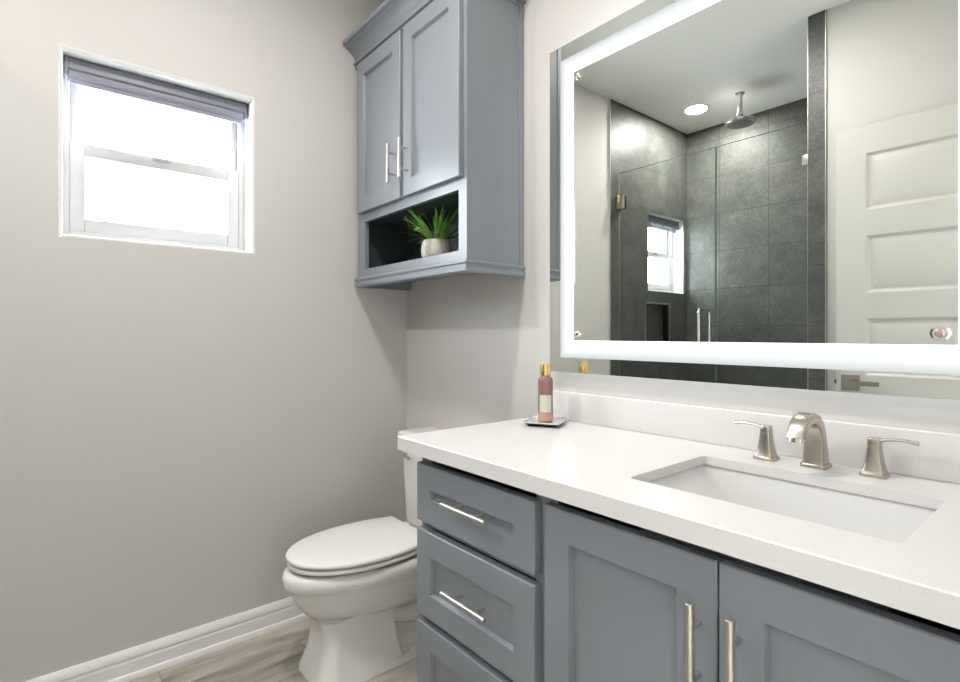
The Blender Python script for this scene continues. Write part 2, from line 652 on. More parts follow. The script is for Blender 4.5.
# ------------------------------------------------------------------ windows
def window(name, y0, y1, z0, z1, xin, xf, bull):
    root = empty(name, (0, (y0+y1)/2, z0))
    root['kind'] = 'structure'
    # returns of the opening
    bm = B()
    steps = []
    if bull:
        for k in range(7):
            a = PI/2*k/6
            steps.append((bull*(1-math.sin(a)), xin+0.0006 - bull*(1-math.cos(a))))
    else:
        steps = [(0, xin)]
    steps.append((0, xf-0.05))
    rings = []
    for e, x in steps:
        rings.append([Vector((x, y0-e, z0-e)), Vector((x, y1+e, z0-e)), Vector((x, y1+e, z1+e)), Vector((x, y0-e, z1+e))])
    loft(bm, rings, False, False)
    obj('window_return', bm, M_reveal, root, 60)
    # fixed vinyl frame
    bm = B()
    g = 0.0005
    fw = 0.020
    for (a0, a1, b0, b1) in [(y0+g, y0+fw, z0+g, z1-g), (y1-fw, y1-g, z0+g, z1-g), (y0+fw, y1-fw, z0+g, z0+fw+0.006), (y0+fw, y1-fw, z1-fw, z1-g)]:
        box(bm, xf-0.055, xf, a0, a1, b0, b1, 0.002)
    fr = obj('window_frame', bm, M_vinyl, root)
    zm = z0 + (z1-z0)*0.555
    # lower sash, nearer the room
    bm = B()
    st = 0.042
    a0, a1, b0, b1 = y0+fw, y1-fw, z0+fw+0.006, zm
    for q in [(a0, a0+st, b0, b1), (a1-st, a1, b0, b1), (a0+st, a1-st, b0, b0+0.046), (a0+st, a1-st, b1-0.044, b1)]:
        box(bm, xf-0.030, xf-0.004, *q, 0.003)
    box(bm, xf-0.004, xf+0.006, (y0+y1)/2-0.03, (y0+y1)/2+0.03, zm-0.012, zm-0.003, 0.002)
    sa = obj('lower_sash', bm, M_vinyl, root)
    bm = B()
    box(bm, xf-0.019, xf-0.015, a0+st-0.004, a1-st+0.004, b0+0.042, b1-0.040)
    obj('pane', bm, M_pane, sa)
    # upper sash, set back
    bm = B()
    st = 0.022
    b0, b1 = zm-0.03, z1-fw
    for q in [(a0, a0+st, b0, b1), (a1-st, a1, b0, b1), (a0+st, a1-st, b0, b0+0.03), (a0+st, a1-st, b1-0.03, b1)]:
        box(bm, xf-0.054, xf-0.031, *q, 0.003)
    sa = obj('upper_sash', bm, M_vinyl, root)
    bm = B()
    box(bm, xf-0.045, xf-0.041, a0+st-0.004, a1-st+0.004, b0+0.026, b1-0.026)
    obj('pane', bm, M_pane, sa)
    return root


window('window_1', W1[0], W1[1], W1[2], W1[3], 0.0, -0.098, BN)
window('window_2', W2[1], W2[0], W2[2], W2[3], 0.0105, -0.085, 0)


def blind(y0, y1, zt, x0, x1, drop, label):
    root = thing('window_blind', ((x0+x1)/2, (y0+y1)/2, zt-drop), label, 'blind')
    bm = B()
    prof = [(x0, zt), (x1-0.004, zt), (x1, zt-0.004), (x1, zt-0.034), (x1-0.006, zt-0.040), (x0, zt-0.040)]
    sweep(bm, [[Vector((x, y, z)) for x, z in prof] for y in (y0+0.012, y1-0.012)])
    obj('head_rail', bm, M_shade, root)
    bm = B()
    ry = zt-0.050
    xm = (x0+x1)/2
    # rolled fabric under the head rail, with a hem bar
    rod(bm, (xm+0.004, y0+0.014, ry), (xm+0.004, y1-0.014, ry), 0.0165, 24)
    box(bm, xm-0.003, xm+0.010, y0+0.016, y1-0.016, zt-drop, ry-0.008, 0.002)
    obj('fabric_roll', bm, M_blindfab, root)
    for y in (y0, y1-0.012):
        bm = B()
        box(bm, x0, x1+0.001, y+0.001, y+0.0115, zt-0.060, zt+0.002, 0.003)
        obj('end_bracket', bm, M_shade, root)
    bm = B()
    rod(bm, (xm+0.004, y1-0.0005, ry-0.004), (xm+0.004, y1+0.0035, ry-0.004), 0.010, 20)
    obj('roller_cap', bm, M_vinyl, root)['label'] = 'white roller cap'
    return root


blind(W1[0]+0.003, W1[1]-0.004, W1[3]-0.004, -0.090, -0.045, 0.078, 'dark grey roller blind rolled up in the window above the toilet side')
blind(W2[1]+0.003, W2[0]-0.004, W2[3]-0.004, -0.078, -0.034, 0.085, 'dark grey roller blind rolled up in the tiled shower window')


# ------------------------------------------------------------------ recessed ceiling lamps
def downlight(x, y, watts, label, size=0.075, tone=(1.0, 0.955, 0.91)):
    root = thing('ceiling_light', (x, y, ZC), label, 'ceiling light')
    bm = B()
    lathe(bm, [(size+0.016, -0.0005), (size+0.016, -0.004), (size+0.010, -0.007), (size, -0.007), (size-0.004, -0.0005)], (x, y, ZC), 40, cap0=True, cap1=False)
    obj('trim_ring', bm, M_trim, root)
    bm = B()
    lathe(bm, [(size-0.002, -0.006), (size-0.012, -0.0075), (0.012, -0.0075)], (x, y, ZC), 40)
    obj('lens', bm, M_lens, root)
    l = bpy.data.lights.new('lamp_light', 'AREA')
    l.shape = 'DISK'
    l.size = size*2
    l.energy = watts
    l.color = tone
    o = bpy.data.objects.new('lamp_light', l)
    S.collection.objects.link(o)
    o.parent = root
    o.location = (0, 0, -0.012)
    return root


downlight(1.02, -0.96, LAMP_ROOM, 'round white recessed ceiling light above the vanity')
downlight(0.30, -2.215, LAMP_SHOWER, 'round white recessed ceiling light lit above the tiled shower', 0.068)
downlight(2.68, 0.60, FILL_HALL, 'added fill light in the ceiling of the unseen room beyond the doorway', tone=(0.95, 0.97, 1.0))  # added to send indirect fill light through the doorway


# ------------------------------------------------------------------ bar pulls (sub-parts)
def pull(parent, c, axis, length, spacing, post, nrm=(0, -1, 0), r=0.006, m=None):
    """c is the point on the door face, in the middle of the pull"""
    c, ax, n_ = Vector(c), Vector(axis), Vector(nrm)
    bm = B()
    q = c + n_*(post)
    rod(bm, q-ax*length/2, q+ax*length/2, r, 18, 0.0008)
    for s in (-1, 1):
        rod(bm, c+ax*spacing/2*s, q+ax*spacing/2*s, 0.0045, 12)
    return obj('handle', bm, m or M_steel, parent)


# ------------------------------------------------------------------ vanity
VX0, VX1 = 0.940, XR-0.002
VF = -0.536         # face frame
VD = -0.558         # door and drawer faces
van = thing('vanity_cabinet', ((VX0+VX1)/2, -0.27, 0), 'blue grey vanity cabinet with shaker drawers and doors under the white counter', 'cabinet')
bm = B()
CT0, CT1 = 0.855, 0.893
box(bm, VX0, VX0+0.02, VF+0.003, -0.002, 0.0, CT0-0.002)
box(bm, VX0, VX1, VF+0.0008, VF+0.019, 0.84, CT0-0.0015)
box(bm, VX0, VX1, VF+0.0008, VF+0.019, 0.10, 0.155)
box(bm, VX0, 0.985, VF, VF+0.02, 0.10, 0.85)
box(bm, 1.375, 1.435, VF, VF+0.02, 0.10, 0.85)
box(bm, VX1-0.06, VX1, VF, VF+0.02, 0.10, 0.85)
box(bm, VX0, 1.40, VF+0.0008, VF+0.019, 0.655, 0.672)
box(bm, VX0, 1.40, VF+0.0008, VF+0.019, 0.40, 0.43)
box(bm, VX0+0.02, VX1, -0.46, -0.44, 0.0, 0.12)
box(bm, VX0+0.02, VX1, -0.52, -0.01, 0.12, 0.14)
box(bm, VX0+0.02, VX1, -0.02, -0.002, 0.12, CT0-0.002)
box(bm, VX1-0.02, VX1, -0.52, -0.002, 0.0, CT0-0.002)
obj('body', bm, M_cab, van)
UX, UZ, UN = (1, 0, 0), (0, 0, 1), (0, -1, 0)


def shaker(name, x0, x1, z0, z1, parent, st, rl, yf=VD, T=0.0215):
    bm = B()
    Wd, Ht = x1-x0, z1-z0
    slab(bm, (x0, yf, z0), UX, UZ, UN, Wd, Ht, T, [(st, Wd-st, rl, Ht-rl)], rec=0.0125)
    return obj(name, bm, M_cab, parent)


for z0, z1, hz in [(0.674, 0.828, 0.757), (0.424, 0.652, 0.5405), (0.165, 0.404, 0.285)]:
    d = shaker('drawer', 0.9465, 1.3895, z0, z1, van, 0.0625, 0.064)
    pull(d, (1.186, VD-0.0 if hz == 0.757 else VD, hz), (1, 0, 0), 0.165, 0.080, 0.032, r=0.0066)
for x0, x1, hx in [(1.4165, 1.7735, 1.7465), (1.7765, 2.133, 1.8075)]:
    d = shaker('door', x0, x1, 0.14, 0.830, van, 0.0655, 0.064)
    pull(d, (hx, VD, 0.688), (0, 0, 1), 0.158, 0.080, 0.030, r=0.0070)

# countertop with the sink cut-out
SX0, SX1, SY0, SY1 = 1.548, 1.977, -0.457, -0.160
CX0, CX1, CY0 = 0.8885, XR-0.0015, -0.583
ctop = thing('countertop', (1.54, -0.29, CT0), 'white quartz countertop with a rectangular sink opening on the blue grey vanity', 'countertop')


def rrect(x0, x1, y0, y1, r, z, n_=6):
    pts = []
    for cx, cy, a0 in [(x1-r, y1-r, 0), (x0+r, y1-r, PI/2), (x0+r, y0+r, PI), (x1-r, y0+r, 1.5*PI)]:
        for k in range(n_+1):
            a = a0 + PI/2*k/n_
            pts.append(Vector((cx+r*math.cos(a), cy+r*math.sin(a), z)))
    return pts


bm = B()
NS = 6
hole = rrect(SX0, SX1, SY0, SY1, 0.012, CT1, NS)
e = 0.0025
outer = [(CX0+e, CY0+e), (CX1-e, CY0+e), (CX1-e, -0.001), (CX0+e, -0.001)]
# top face: four fans around the hole, each from a hole corner arc to the outer corner
ov = [bm.verts.new((x, y, CT1)) for x, y in [outer[2], outer[3], outer[0], outer[1]]]
hv = [bm.verts.new(p) for p in hole]
k = NS+1
for c in range(4):
    arc = hv[c*k:(c+1)*k]
    for i in range(k-1):
        bm.faces.new((ov[c], arc[i], arc[i+1]))
    nx = hv[((c+1) % 4)*k]
    bm.faces.new((ov[c], arc[-1], nx, ov[(c+1) % 4]))
CTH = CT1-0.020
hb = [bm.verts.new((p.x, p.y, CTH)) for p in hole]
for i in range(len(hv)):
    j = (i+1) % len(hv)
    bm.faces.new((hv[i], hb[i], hb[j], hv[j]))
o_top = [(outer[i][0], outer[i][1], CT1) for i in range(4)]
r1 = [(CX0, CY0, CT1-e), (CX1, CY0, CT1-e), (CX1, -0.001, CT1-e), (CX0, -0.001, CT1-e)]
r2 = [(CX0, CY0, CT0+0.001), (CX1, CY0, CT0+0.001), (CX1, -0.001, CT0+0.001), (CX0, -0.001, CT0+0.001)]
r3 = [(x_, y_, CT0) for x_, y_ in outer]
AP = 0.022
r4 = [(CX0+AP, CY0+AP, CT0), (CX1-AP, CY0+AP, CT0), (CX1-AP, -0.001, CT0), (CX0+AP, -0.001, CT0)]
r5 = [(x_, y_, CTH) for x_, y_, z_ in r4]
loft(bm, [[Vector(p) for p in q] for q in (o_top, r1, r2, r3, r4, r5)], False, False)
# underside around the sink
ob = [bm.verts.new(r5[i]) for i in (2, 3, 0, 1)]
for c in range(4):
    arc = hb[c*k:(c+1)*k]
    for i in range(k-1):
        bm.faces.new((ob[c], arc[i], arc[i+1]))
    nx = hb[((c+1) % 4)*k]
    bm.faces.new((ob[c], arc[-1], nx, ob[(c+1) % 4]))
obj('slab', bm, M_quartz, ctop)
bm = B()
box(bm, 0.945, CX1, -0.0205, -0.0005, CT1+0.0002, 0.984, 0.002)
tag(obj('backsplash', bm, M_quartz), 'low white quartz backsplash strip on the wall behind the faucet', 'backsplash')

# undermount sink
sink = thing('sink', (1.77, -0.31, 0.70), 'white rectangular undermount sink basin set into the quartz countertop', 'sink')
bm = B()
zt = CTH-0.0006
rings = [rrect(SX0-0.025, SX1+0.025, SY0-0.025, SY1+0.025, 0.03, zt-0.012),
         rrect(SX0-0.025, SX1+0.025, SY0-0.025, SY1+0.025, 0.03, zt),
         rrect(SX0-0.006, SX1+0.006, SY0-0.006, SY1+0.006, 0.022, zt),
         rrect(SX0-0.003, SX1+0.003, SY0-0.003, SY1+0.003, 0.026, zt-0.006),
         rrect(SX0+0.048, SX1-0.024, SY0+0.010, SY1-0.012, 0.022, zt-0.050),
         rrect(SX0+0.100, SX1-0.046, SY0+0.024, SY1-0.030, 0.024, zt-0.095),
         rrect(SX0+0.125, SX1-0.064, SY0+0.040, SY1-0.048, 0.030, zt-0.115),
         rrect(SX0+0.160, SX1-0.110, SY0+0.085, SY1-0.080, 0.040, zt-0.126),
         rrect(1.745, 1.791, -0.335, -0.289, 0.0225, zt-0.141)]
loft(bm, rings, False, True)
ro = [rrect(SX0-0.025, SX1+0.025, SY0-0.025, SY1+0.025, 0.03, zt-0.012),
      rrect(SX0-0.012, SX1+0.012, SY0-0.012, SY1+0.012, 0.035, zt-0.02),
      rrect(SX0+0.005, SX1-0.005, SY0+0.002, SY1-0.002, 0.045, zt-0.09),
      rrect(SX0+0.055, SX1-0.055, SY0+0.04, SY1-0.035, 0.055, zt-0.146)]
loft(bm, ro, False, True)
obj('basin', bm, M_sink, sink, 50)
bm = B()
lathe(bm, [(0.021, 0.0), (0.021, 0.002), (0.017, 0.0035), (0.010, 0.002)], (1.768, -0.312, zt-0.1408), 28)
obj('drain', bm, M_nickel, sink)

# ------------------------------------------------------------------ faucet
fa = thing('faucet', (1.7545, -0.085, CT1), 'brushed nickel faucet with arched spout and two lever handles behind the sink', 'faucet')


def rsq(c, w, d, r, n_=4):
    return rrect(c[0]-w/2, c[0]+w/2, c[1]-d/2, c[1]+d/2, r, c[2], n_)


def section(c, t, w, h, r=0.004):
    """rectangle with rounded corners in the plane across the direction t (t lies in the yz plane)"""
    c, t = Vector(c), Vector(t).normalized()
    sx = Vector((1, 0, 0))
    up = sx.cross(t)
    pts = []
    for ux, uy, a0 in [(1, 1, 0), (-1, 1, PI/2), (-1, -1, PI), (1, -1, 1.5*PI)]:
        for k_ in range(4):
            a = a0 + PI/2*k_/3
            pts.append(c + sx*(ux*(w/2-r)+r*math.cos(a)) + up*(uy*(h/2-r)+r*math.sin(a)))
    return pts


FX = 1.7525
bm = B()
path = [(-0.077, 0.006, 0.041, 0.044), (-0.078, 0.020, 0.039, 0.040), (-0.080, 0.045, 0.037, 0.034), (-0.084, 0.070, 0.036, 0.030),
        (-0.094, 0.090, 0.036, 0.027), (-0.109, 0.103, 0.035, 0.024), (-0.130, 0.1095, 0.0345, 0.0215), (-0.152, 0.107, 0.034, 0.020),
        (-0.170, 0.097, 0.034, 0.019), (-0.181, 0.084, 0.034, 0.019), (-0.186, 0.072, 0.034, 0.019)]
rings = []
for i, (y, z, w, h) in enumerate(path):
    a, b = path[max(i-1, 0)], path[min(i+1, len(path)-1)]
    rings.append(section((FX, y, CT1+z), (0, b[0]-a[0], b[1]-a[1]), w, h))
loft(bm, rings)
sp_ = obj('spout', bm, M_nickel, fa, 40)
bm = B()
loft(bm, [rsq((FX, -0.077, CT1+0.0002), 0.049, 0.048, 0.006), rsq((FX, -0.077, CT1+0.006), 0.049, 0.048, 0.006), rsq((FX, -0.077, CT1+0.0085), 0.044, 0.045, 0.005)])
obj('base_plate', bm, M_nickel, sp_)
bm = B()
loft(bm, [section((FX, -0.1858, CT1+0.0725), (0, -0.35, -1), 0.026, 0.013), section((FX, -0.1880, CT1+0.0645), (0, -0.35, -1), 0.026, 0.013)])
obj('aerator', bm, M_chrome, sp_)


def faucet_handle(x, y, s):
    bm = B()
    prof = [(0.039, 0.0065), (0.034, 0.013), (0.028, 0.030), (0.0235, 0.047), (0.0215, 0.061), (0.0215, 0.073), (0.019, 0.0755)]
    loft(bm, [rsq((x, y, CT1+z), w, w, 0.004) for w, z in prof])
    h = obj('tap_handle', bm, M_nickel, fa, 40)
    bm = B()
    loft(bm, [rsq((x, y, CT1+0.0002), 0.045, 0.045, 0.008), rsq((x, y, CT1+0.005), 0.045, 0.045, 0.008), rsq((x, y, CT1+0.0075), 0.040, 0.040, 0.006)])
    obj('base_plate', bm, M_nickel, h)
    bm = B()
    rings = []
    for q, z, w, t_ in [(0.004, 0.0705, 0.018, 0.008), (0.014, 0.0730, 0.016, 0.0075), (0.028, 0.0755, 0.013, 0.0065), (0.044, 0.0765, 0.0130, 0.0065),
                        (0.058, 0.0755, 0.0140, 0.0075), (0.069, 0.0740, 0.016, 0.009)]:
        cx = x + s*q
        rings.append([Vector((cx, y + w/2*math.cos(2*PI*i/12), CT1+z + t_/2*math.sin(2*PI*i/12))) for i in range(12)])
    loft(bm, rings)
    obj('lever', bm, M_nickel, h)


faucet_handle(1.655, -0.083, -1)
faucet_handle(1.8535, -0.068, 1)

# ------------------------------------------------------------------ lit mirror
MX0, MX1, MZ0, MZ1 = 0.9465, 2.0765, 1.0510, 2.1160
MY = -0.030
mir = thing('mirror', (1.512, 0, MZ0), 'large frameless wall mirror with a lit frosted strip round its face above the vanity', 'mirror')


def rect(x0, x1, z0, z1, y):
    return [Vector((x0, y, z0)), Vector((x1, y, z0)), Vector((x1, y, z1)), Vector((x0, y, z1))]


bm = B()
B1, B2 = 0.0475, 0.1035
loft(bm, [rect(MX0, MX1, MZ0, MZ1, MY), rect(MX0+B1, MX1-B1, MZ0+B1, MZ1-B1, MY)], False, False)
loft(bm, [rect(MX0+B2, MX1-B2, MZ0+B2, MZ1-B2, MY)], False, True)
obj('mirror_glass', bm, M_mirror, mir, 0)
bm = B()
loft(bm, [rect(MX0, MX1, MZ0, MZ1, MY), rect(MX0, MX1, MZ0, MZ1, MY+0.005)], False, True)
loft(bm, [rect(MX0+0.03, MX1-0.03, MZ0+0.03, MZ1-0.03, MY+0.0055), rect(MX0+0.03, MX1-0.03, MZ0+0.03, MZ1-0.03, -0.0005)], False, True)
obj('backing_panel', bm, M_gedge, mir, 0)
bm = B()
vs = loft(bm, [rect(MX0+B2, MX1-B2, MZ0+B2, MZ1-B2, MY-0.0002), rect(MX0+B1, MX1-B1, MZ0+B1, MZ1-B1, MY-0.0002)], False, False)
uvl = bm.loops.layers.uv.new('UVMap')
inner = set(vs[0])
for f in bm.faces:
    for lp in f.loops:
        lp[uvl].uv = (0, 0.0 if lp.vert in inner else 1.0)
# keep the strip's own winding: normals face the room
me_ = obj('light_strip', bm, M_strip, mir, 0)
me_['label'] = 'glowing frosted light strip'
bm = B()
loft(bm, [rect(MX0+0.0295, MX1-0.0295, MZ0+0.0295, MZ1-0.0295, MY+0.007), rect(MX0+0.0295, MX1-0.0295, MZ0+0.0295, MZ1-0.0295, -0.003)], False, False)
obj('back_light', bm, M_back, mir, 0)
for sx, sz in [(1.0675, 1.9945), (1.066, 1.175), (1.955, 1.9945)]:
    bm = B()
    t = B()
    lathe(t, [(0.011, 0), (0.011, 0.004), (0.008, 0.007), (0.003, 0.008)], (0, 0, 0), 24)
    bmesh.ops.rotate(t, verts=t.verts, cent=(0, 0, 0), matrix=Matrix.Rotation(PI/2, 3, 'X'))
    bmesh.ops.translate(t, verts=t.verts, vec=(sx, MY-0.0003, sz))
    add(bm, t)
    obj('screw_cap', bm, M_chrome, mir)
bm = B()
t = B()
lathe(t, [(0.0155, 0), (0.0155, 0.0025), (0.012, 0.003), (0.0115, 0.0015)], (0, 0, 0), 28)
bmesh.ops.rotate(t, verts=t.verts, cent=(0, 0, 0), matrix=Matrix.Rotation(PI/2, 3, 'X'))
bmesh.ops.translate(t, verts=t.verts, vec=(1.9475, MY-0.0003, 1.1765))
add(bm, t)
tb = obj('touch_button', bm, M_chrome, mir)
bm = B()
t = B()
lathe(t, [(0.0095, 0.0018), (0.008, 0.0026)], (0, 0, 0), 28)
bmesh.ops.rotate(t, verts=t.verts, cent=(0, 0, 0), matrix=Matrix.Rotation(PI/2, 3, 'X'))
bmesh.ops.translate(t, verts=t.verts, vec=(1.9475, MY-0.0003, 1.1765))
add(bm, t)
obj('sensor_disc', bm, M_sensor, tb)

# ------------------------------------------------------------------ cabinet above the toilet
UX0, UX1, UF, UD = 0.022, 0.790, -0.262, -0.282
wc = thing('wall_cabinet', (0.41, -0.13, 1.38), 'blue grey wall cabinet with two doors and an open cubby hung above the toilet', 'cabinet')
bm = B()
box(bm, UX0, UX0+0.018, UF+0.001, -0.001, 1.40, 2.42)
box(bm, UX1-0.018, UX1, UF+0.001, -0.001, 1.40, 2.42)
box(bm, UX0+0.01, UX1-0.01, UF+0.002, -0.001, 2.40, 2.419)
box(bm, UX0+0.01, UX1-0.01, -0.019, -0.0015, 1.42, 2.41)
box(bm, UX0+0.01, UX1-0.01, UF+0.002, -0.001, 1.435, 1.4545)
box(bm, UX0+0.01, UX1-0.01, UF+0.002, -0.001, 1.664, 1.682)
# face frame
OX0, OX1, OZ0, OZ1 = 0.084, 0.748, 1.455, 1.660
box(bm, UX0, OX0, UF, UF+0.019, 1.40, 2.42)
box(bm, OX1, UX1+0.0015, UF, UF+0.019, 1.40, 2.42)
box(bm, OX0, OX1, UF, UF+0.019, 1.40, OZ0)
box(bm, OX0, OX1, UF, UF+0.019, OZ1, 1.735)
box(bm, OX0, OX1, UF, UF+0.019, 2.32, 2.42)
box(bm, 0.40, 0.445, UF+0.0008, UF+0.018, 1.72, 2.35)
# scribe strip against the wall
box(bm, UX1-0.001, UX1+0.005, -0.022, -0.001, 1.421, 2.42, 0.0015)
obj('body', bm, M_cab, wc)
bm = B()  # thin dark faces laid over the inside of the cubby
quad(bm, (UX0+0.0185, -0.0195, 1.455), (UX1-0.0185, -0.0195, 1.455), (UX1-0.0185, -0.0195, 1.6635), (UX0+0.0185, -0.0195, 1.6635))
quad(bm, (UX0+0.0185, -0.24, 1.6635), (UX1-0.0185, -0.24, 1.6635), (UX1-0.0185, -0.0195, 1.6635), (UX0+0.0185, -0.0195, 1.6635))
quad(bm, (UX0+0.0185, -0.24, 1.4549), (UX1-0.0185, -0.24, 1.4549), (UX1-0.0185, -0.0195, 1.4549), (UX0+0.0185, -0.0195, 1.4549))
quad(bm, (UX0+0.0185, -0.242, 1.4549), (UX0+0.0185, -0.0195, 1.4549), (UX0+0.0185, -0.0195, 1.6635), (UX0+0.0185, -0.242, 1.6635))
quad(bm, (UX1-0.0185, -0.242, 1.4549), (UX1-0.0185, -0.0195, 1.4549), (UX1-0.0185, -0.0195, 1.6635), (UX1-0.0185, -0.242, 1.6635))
obj('cubby_inner_faces', bm, M_cabin, wc, 0)['label'] = 'dark inner faces of the open cubby'
for x0, x1, hx in [(0.048, 0.403, 0.374), (0.4255, 0.774, 0.459)]:
    d = shaker('door', x0, x1, 1.697, 2.345, wc, 0.058, 0.062, UD, 0.0195)
    pull(d, (hx, UD, 1.830), (0, 0, 1), 0.150, 0.080, 0.036, r=0.0064)


def mould(name, prof, path, caps=True):
    """prof: (outward, z); path: function outward -> list of plan points"""
    bm = B()
    k_ = len(path(0))
    rings = []
    for i in range(k_):
        rings.append([Vector((*path(o_)[i], z)) for o_, z in prof])
    loft(bm, rings, caps, caps)
    return bm


crown = [(0.0, 2.350), (0.006, 2.350), (0.006, 2.358), (0.003, 2.361), (0.013, 2.363), (0.015, 2.368), (0.013, 2.373), (0.006, 2.376), (0.007, 2.384), (0.014, 2.397), (0.028, 2.412), (0.044, 2.422),
         (0.052, 2.425), (0.052, 2.431), (0.064, 2.434), (0.066, 2.438), (0.066, 2.450), (0.0, 2.450)]
bm = mould('crown', crown, lambda o_: [(0.003, UF-o_), (UX1+o_, UF-o_), (UX1+o_, -0.001)])
obj('crown_moulding', bm, M_cab, wc, 25)
rail = [(-0.020, 1.380), (0.006, 1.380), (0.012, 1.384), (0.012, 1.394), (0.008, 1.399), (0.008, 1.407), (0.013, 1.411), (0.013, 1.417), (0.006, 1.421), (0.0, 1.421), (-0.020, 1.421)]
bm = mould('rail', rail, lambda o_: [(UX0-o_, -0.001), (UX0-o_, UF-o_), (UX1+o_, UF-o_), (UX1+o_, -0.001)])
obj('light_rail', bm, M_cab, wc, 25)

# ------------------------------------------------------------------ toilet
TX = 0.408
toi = thing('toilet', (TX, -0.40, 0), 'white elongated two piece toilet with closed lid between left wall and vanity', 'toilet')


def oval(yf, yb, hw, z, hb=None, p=2.0, n_=48, wide=0.45):
    """plan outline: rounded front, straight-sided back"""
    ym = yb-(yb-yf)*wide
    hb = hw if hb is None else hb
    pts = []
    m_ = n_//2
    for k_ in range(m_+1):
        a = PI*k_/m_
        c, s = math.cos(a), math.sin(a)
        pts.append(Vector((TX + hw*math.copysign(abs(c)**(2/p), c), ym-(ym-yf)*abs(s)**(2/p), z)))
    m2 = 12
    for k_ in range(1, m2+1):
        t_ = k_/m2
        pts.append(Vector((TX-(hw+(hb-hw)*t_*t_), ym+(yb-ym)*t_, z)))
    for k_ in range(m2, 0, -1):
        t_ = k_/m2
        pts.append(Vector((TX+(hw+(hb-hw)*t_*t_), ym+(yb-ym)*t_, z)))
    return pts


bm = B()
R = [oval(-0.690, -0.04, 0.155, 0.379, 0.115), oval(-0.706, -0.04, 0.172, 0.383, 0.118), oval(-0.720, -0.035, 0.184, 0.378, 0.12),
     oval(-0.727, -0.035, 0.1885, 0.364, 0.12), oval(-0.726, -0.035, 0.1875, 0.340, 0.12), oval(-0.716, -0.035, 0.178, 0.328, 0.12),
     oval(-0.703, -0.035, 0.171, 0.318, 0.118), oval(-0.697, -0.035, 0.166, 0.300, 0.115), oval(-0.682, -0.04, 0.155, 0.265, 0.11),
     oval(-0.655, -0.045, 0.136, 0.230, 0.09), oval(-0.625, -0.05, 0.112, 0.203, 0.08),
     oval(-0.598, -0.05, 0.088, 0.188, 0.07, 2.6)]
loft(bm, R)
obj('bowl', bm, M_ceramic, toi, 50)


def column(yf, yb, hw, z, hb):
    """boxy plan with softened corners"""
    pts = []
    r_ = min(hw, 0.06)
    for cx, cy, a0, h_ in [(TX+hb, yb, 0, 0), (TX-hb, yb, 0, 0)]:
        pts.append(Vector((cx, cy, z)))
    for k_ in range(9):
        a = PI + PI/2*k_/8
        pts.append(Vector((TX-hw+r_+r_*math.cos(a), yf+r_*0.75+r_*0.75*math.sin(a), z)))
    for k_ in range(9):
        a = 1.5*PI + PI/2*k_/8
        pts.append(Vector((TX+hw-r_+r_*math.cos(a), yf+r_*0.75+r_*0.75*math.sin(a), z)))
    return pts


bm = B()
loft(bm, [column(-0.625, -0.37, 0.100, 0.215, 0.090), column(-0.618, -0.37, 0.098, 0.185, 0.094), column(-0.616, -0.365, 0.099, 0.14, 0.099), column(-0.622, -0.36, 0.105, 0.09, 0.104),
          column(-0.634, -0.35, 0.116, 0.045, 0.112), column(-0.644, -0.34, 0.126, 0.015, 0.120), column(-0.646, -0.34, 0.128, 0.0005, 0.122)])
obj('pedestal', bm, M_ceramic, toi, 50)
bm = B()
loft(bm, [rrect(TX-0.060, TX+0.060, -0.40, -0.045, 0.03, 0.26), rrect(TX-0.055, TX+0.055, -0.40, -0.045, 0.03, 0.06), rrect(TX-0.075, TX+0.075, -0.40, -0.045, 0.03, 0.035),
          rrect(TX-0.122, TX+0.122, -0.42, -0.045, 0.03, 0.026), rrect(TX-0.126, TX+0.126, -0.42, -0.045, 0.03, 0.0005)])
obj('foot', bm, M_ceramic, toi, 50)
for s in (-1, 1):
    bm = B()
    bmesh.ops.create_uvsphere(bm, u_segments=16, v_segments=8, radius=0.014)
    bmesh.ops.translate(bm, verts=bm.verts, vec=(TX+s*0.112, -0.30, 0.028))
    obj('bolt_cap', bm, M_plastic, toi)
# trapway bulge on the sides of the pedestal
for s in (1, -1):
    bm = B()
    tube(bm, [(TX+s*0.045, -0.40, 0.20), (TX+s*0.055, -0.34, 0.15), (TX+s*0.058, -0.28, 0.135), (TX+s*0.055, -0.22, 0.17), (TX+s*0.05, -0.16, 0.24), (TX+s*0.045, -0.10, 0.28)],
         [0.02, 0.032, 0.038, 0.040, 0.040, 0.035], 16)
    obj('trapway', bm, M_ceramic, toi, 60)


def lidshape(z0, z1, yf, yb, hw, hb, rnd, crown_=0.0):
    bm = B()
    n_ = [(rnd, z0), (rnd*0.3, z0+rnd*0.3), (0, z0+rnd), (0, z1-rnd), (rnd*0.3, z1-rnd*0.3), (rnd, z1)]
    rings = [oval(yf+i_, yb-i_*0.5, hw-i_, z, hb-i_, 2.05, wide=0.42) for i_, z in n_]
    if crown_:
        rings.append(oval(yf+0.05, yb-0.03, hw-0.05, z1+crown_*0.7, hb-0.05, 2.05, wide=0.42))
        rings.append(oval(yf+0.12, yb-0.07, hw-0.11, z1+crown_, max(hb-0.09, 0.02), 2.05, wide=0.42))
    loft(bm, rings)
    return bm


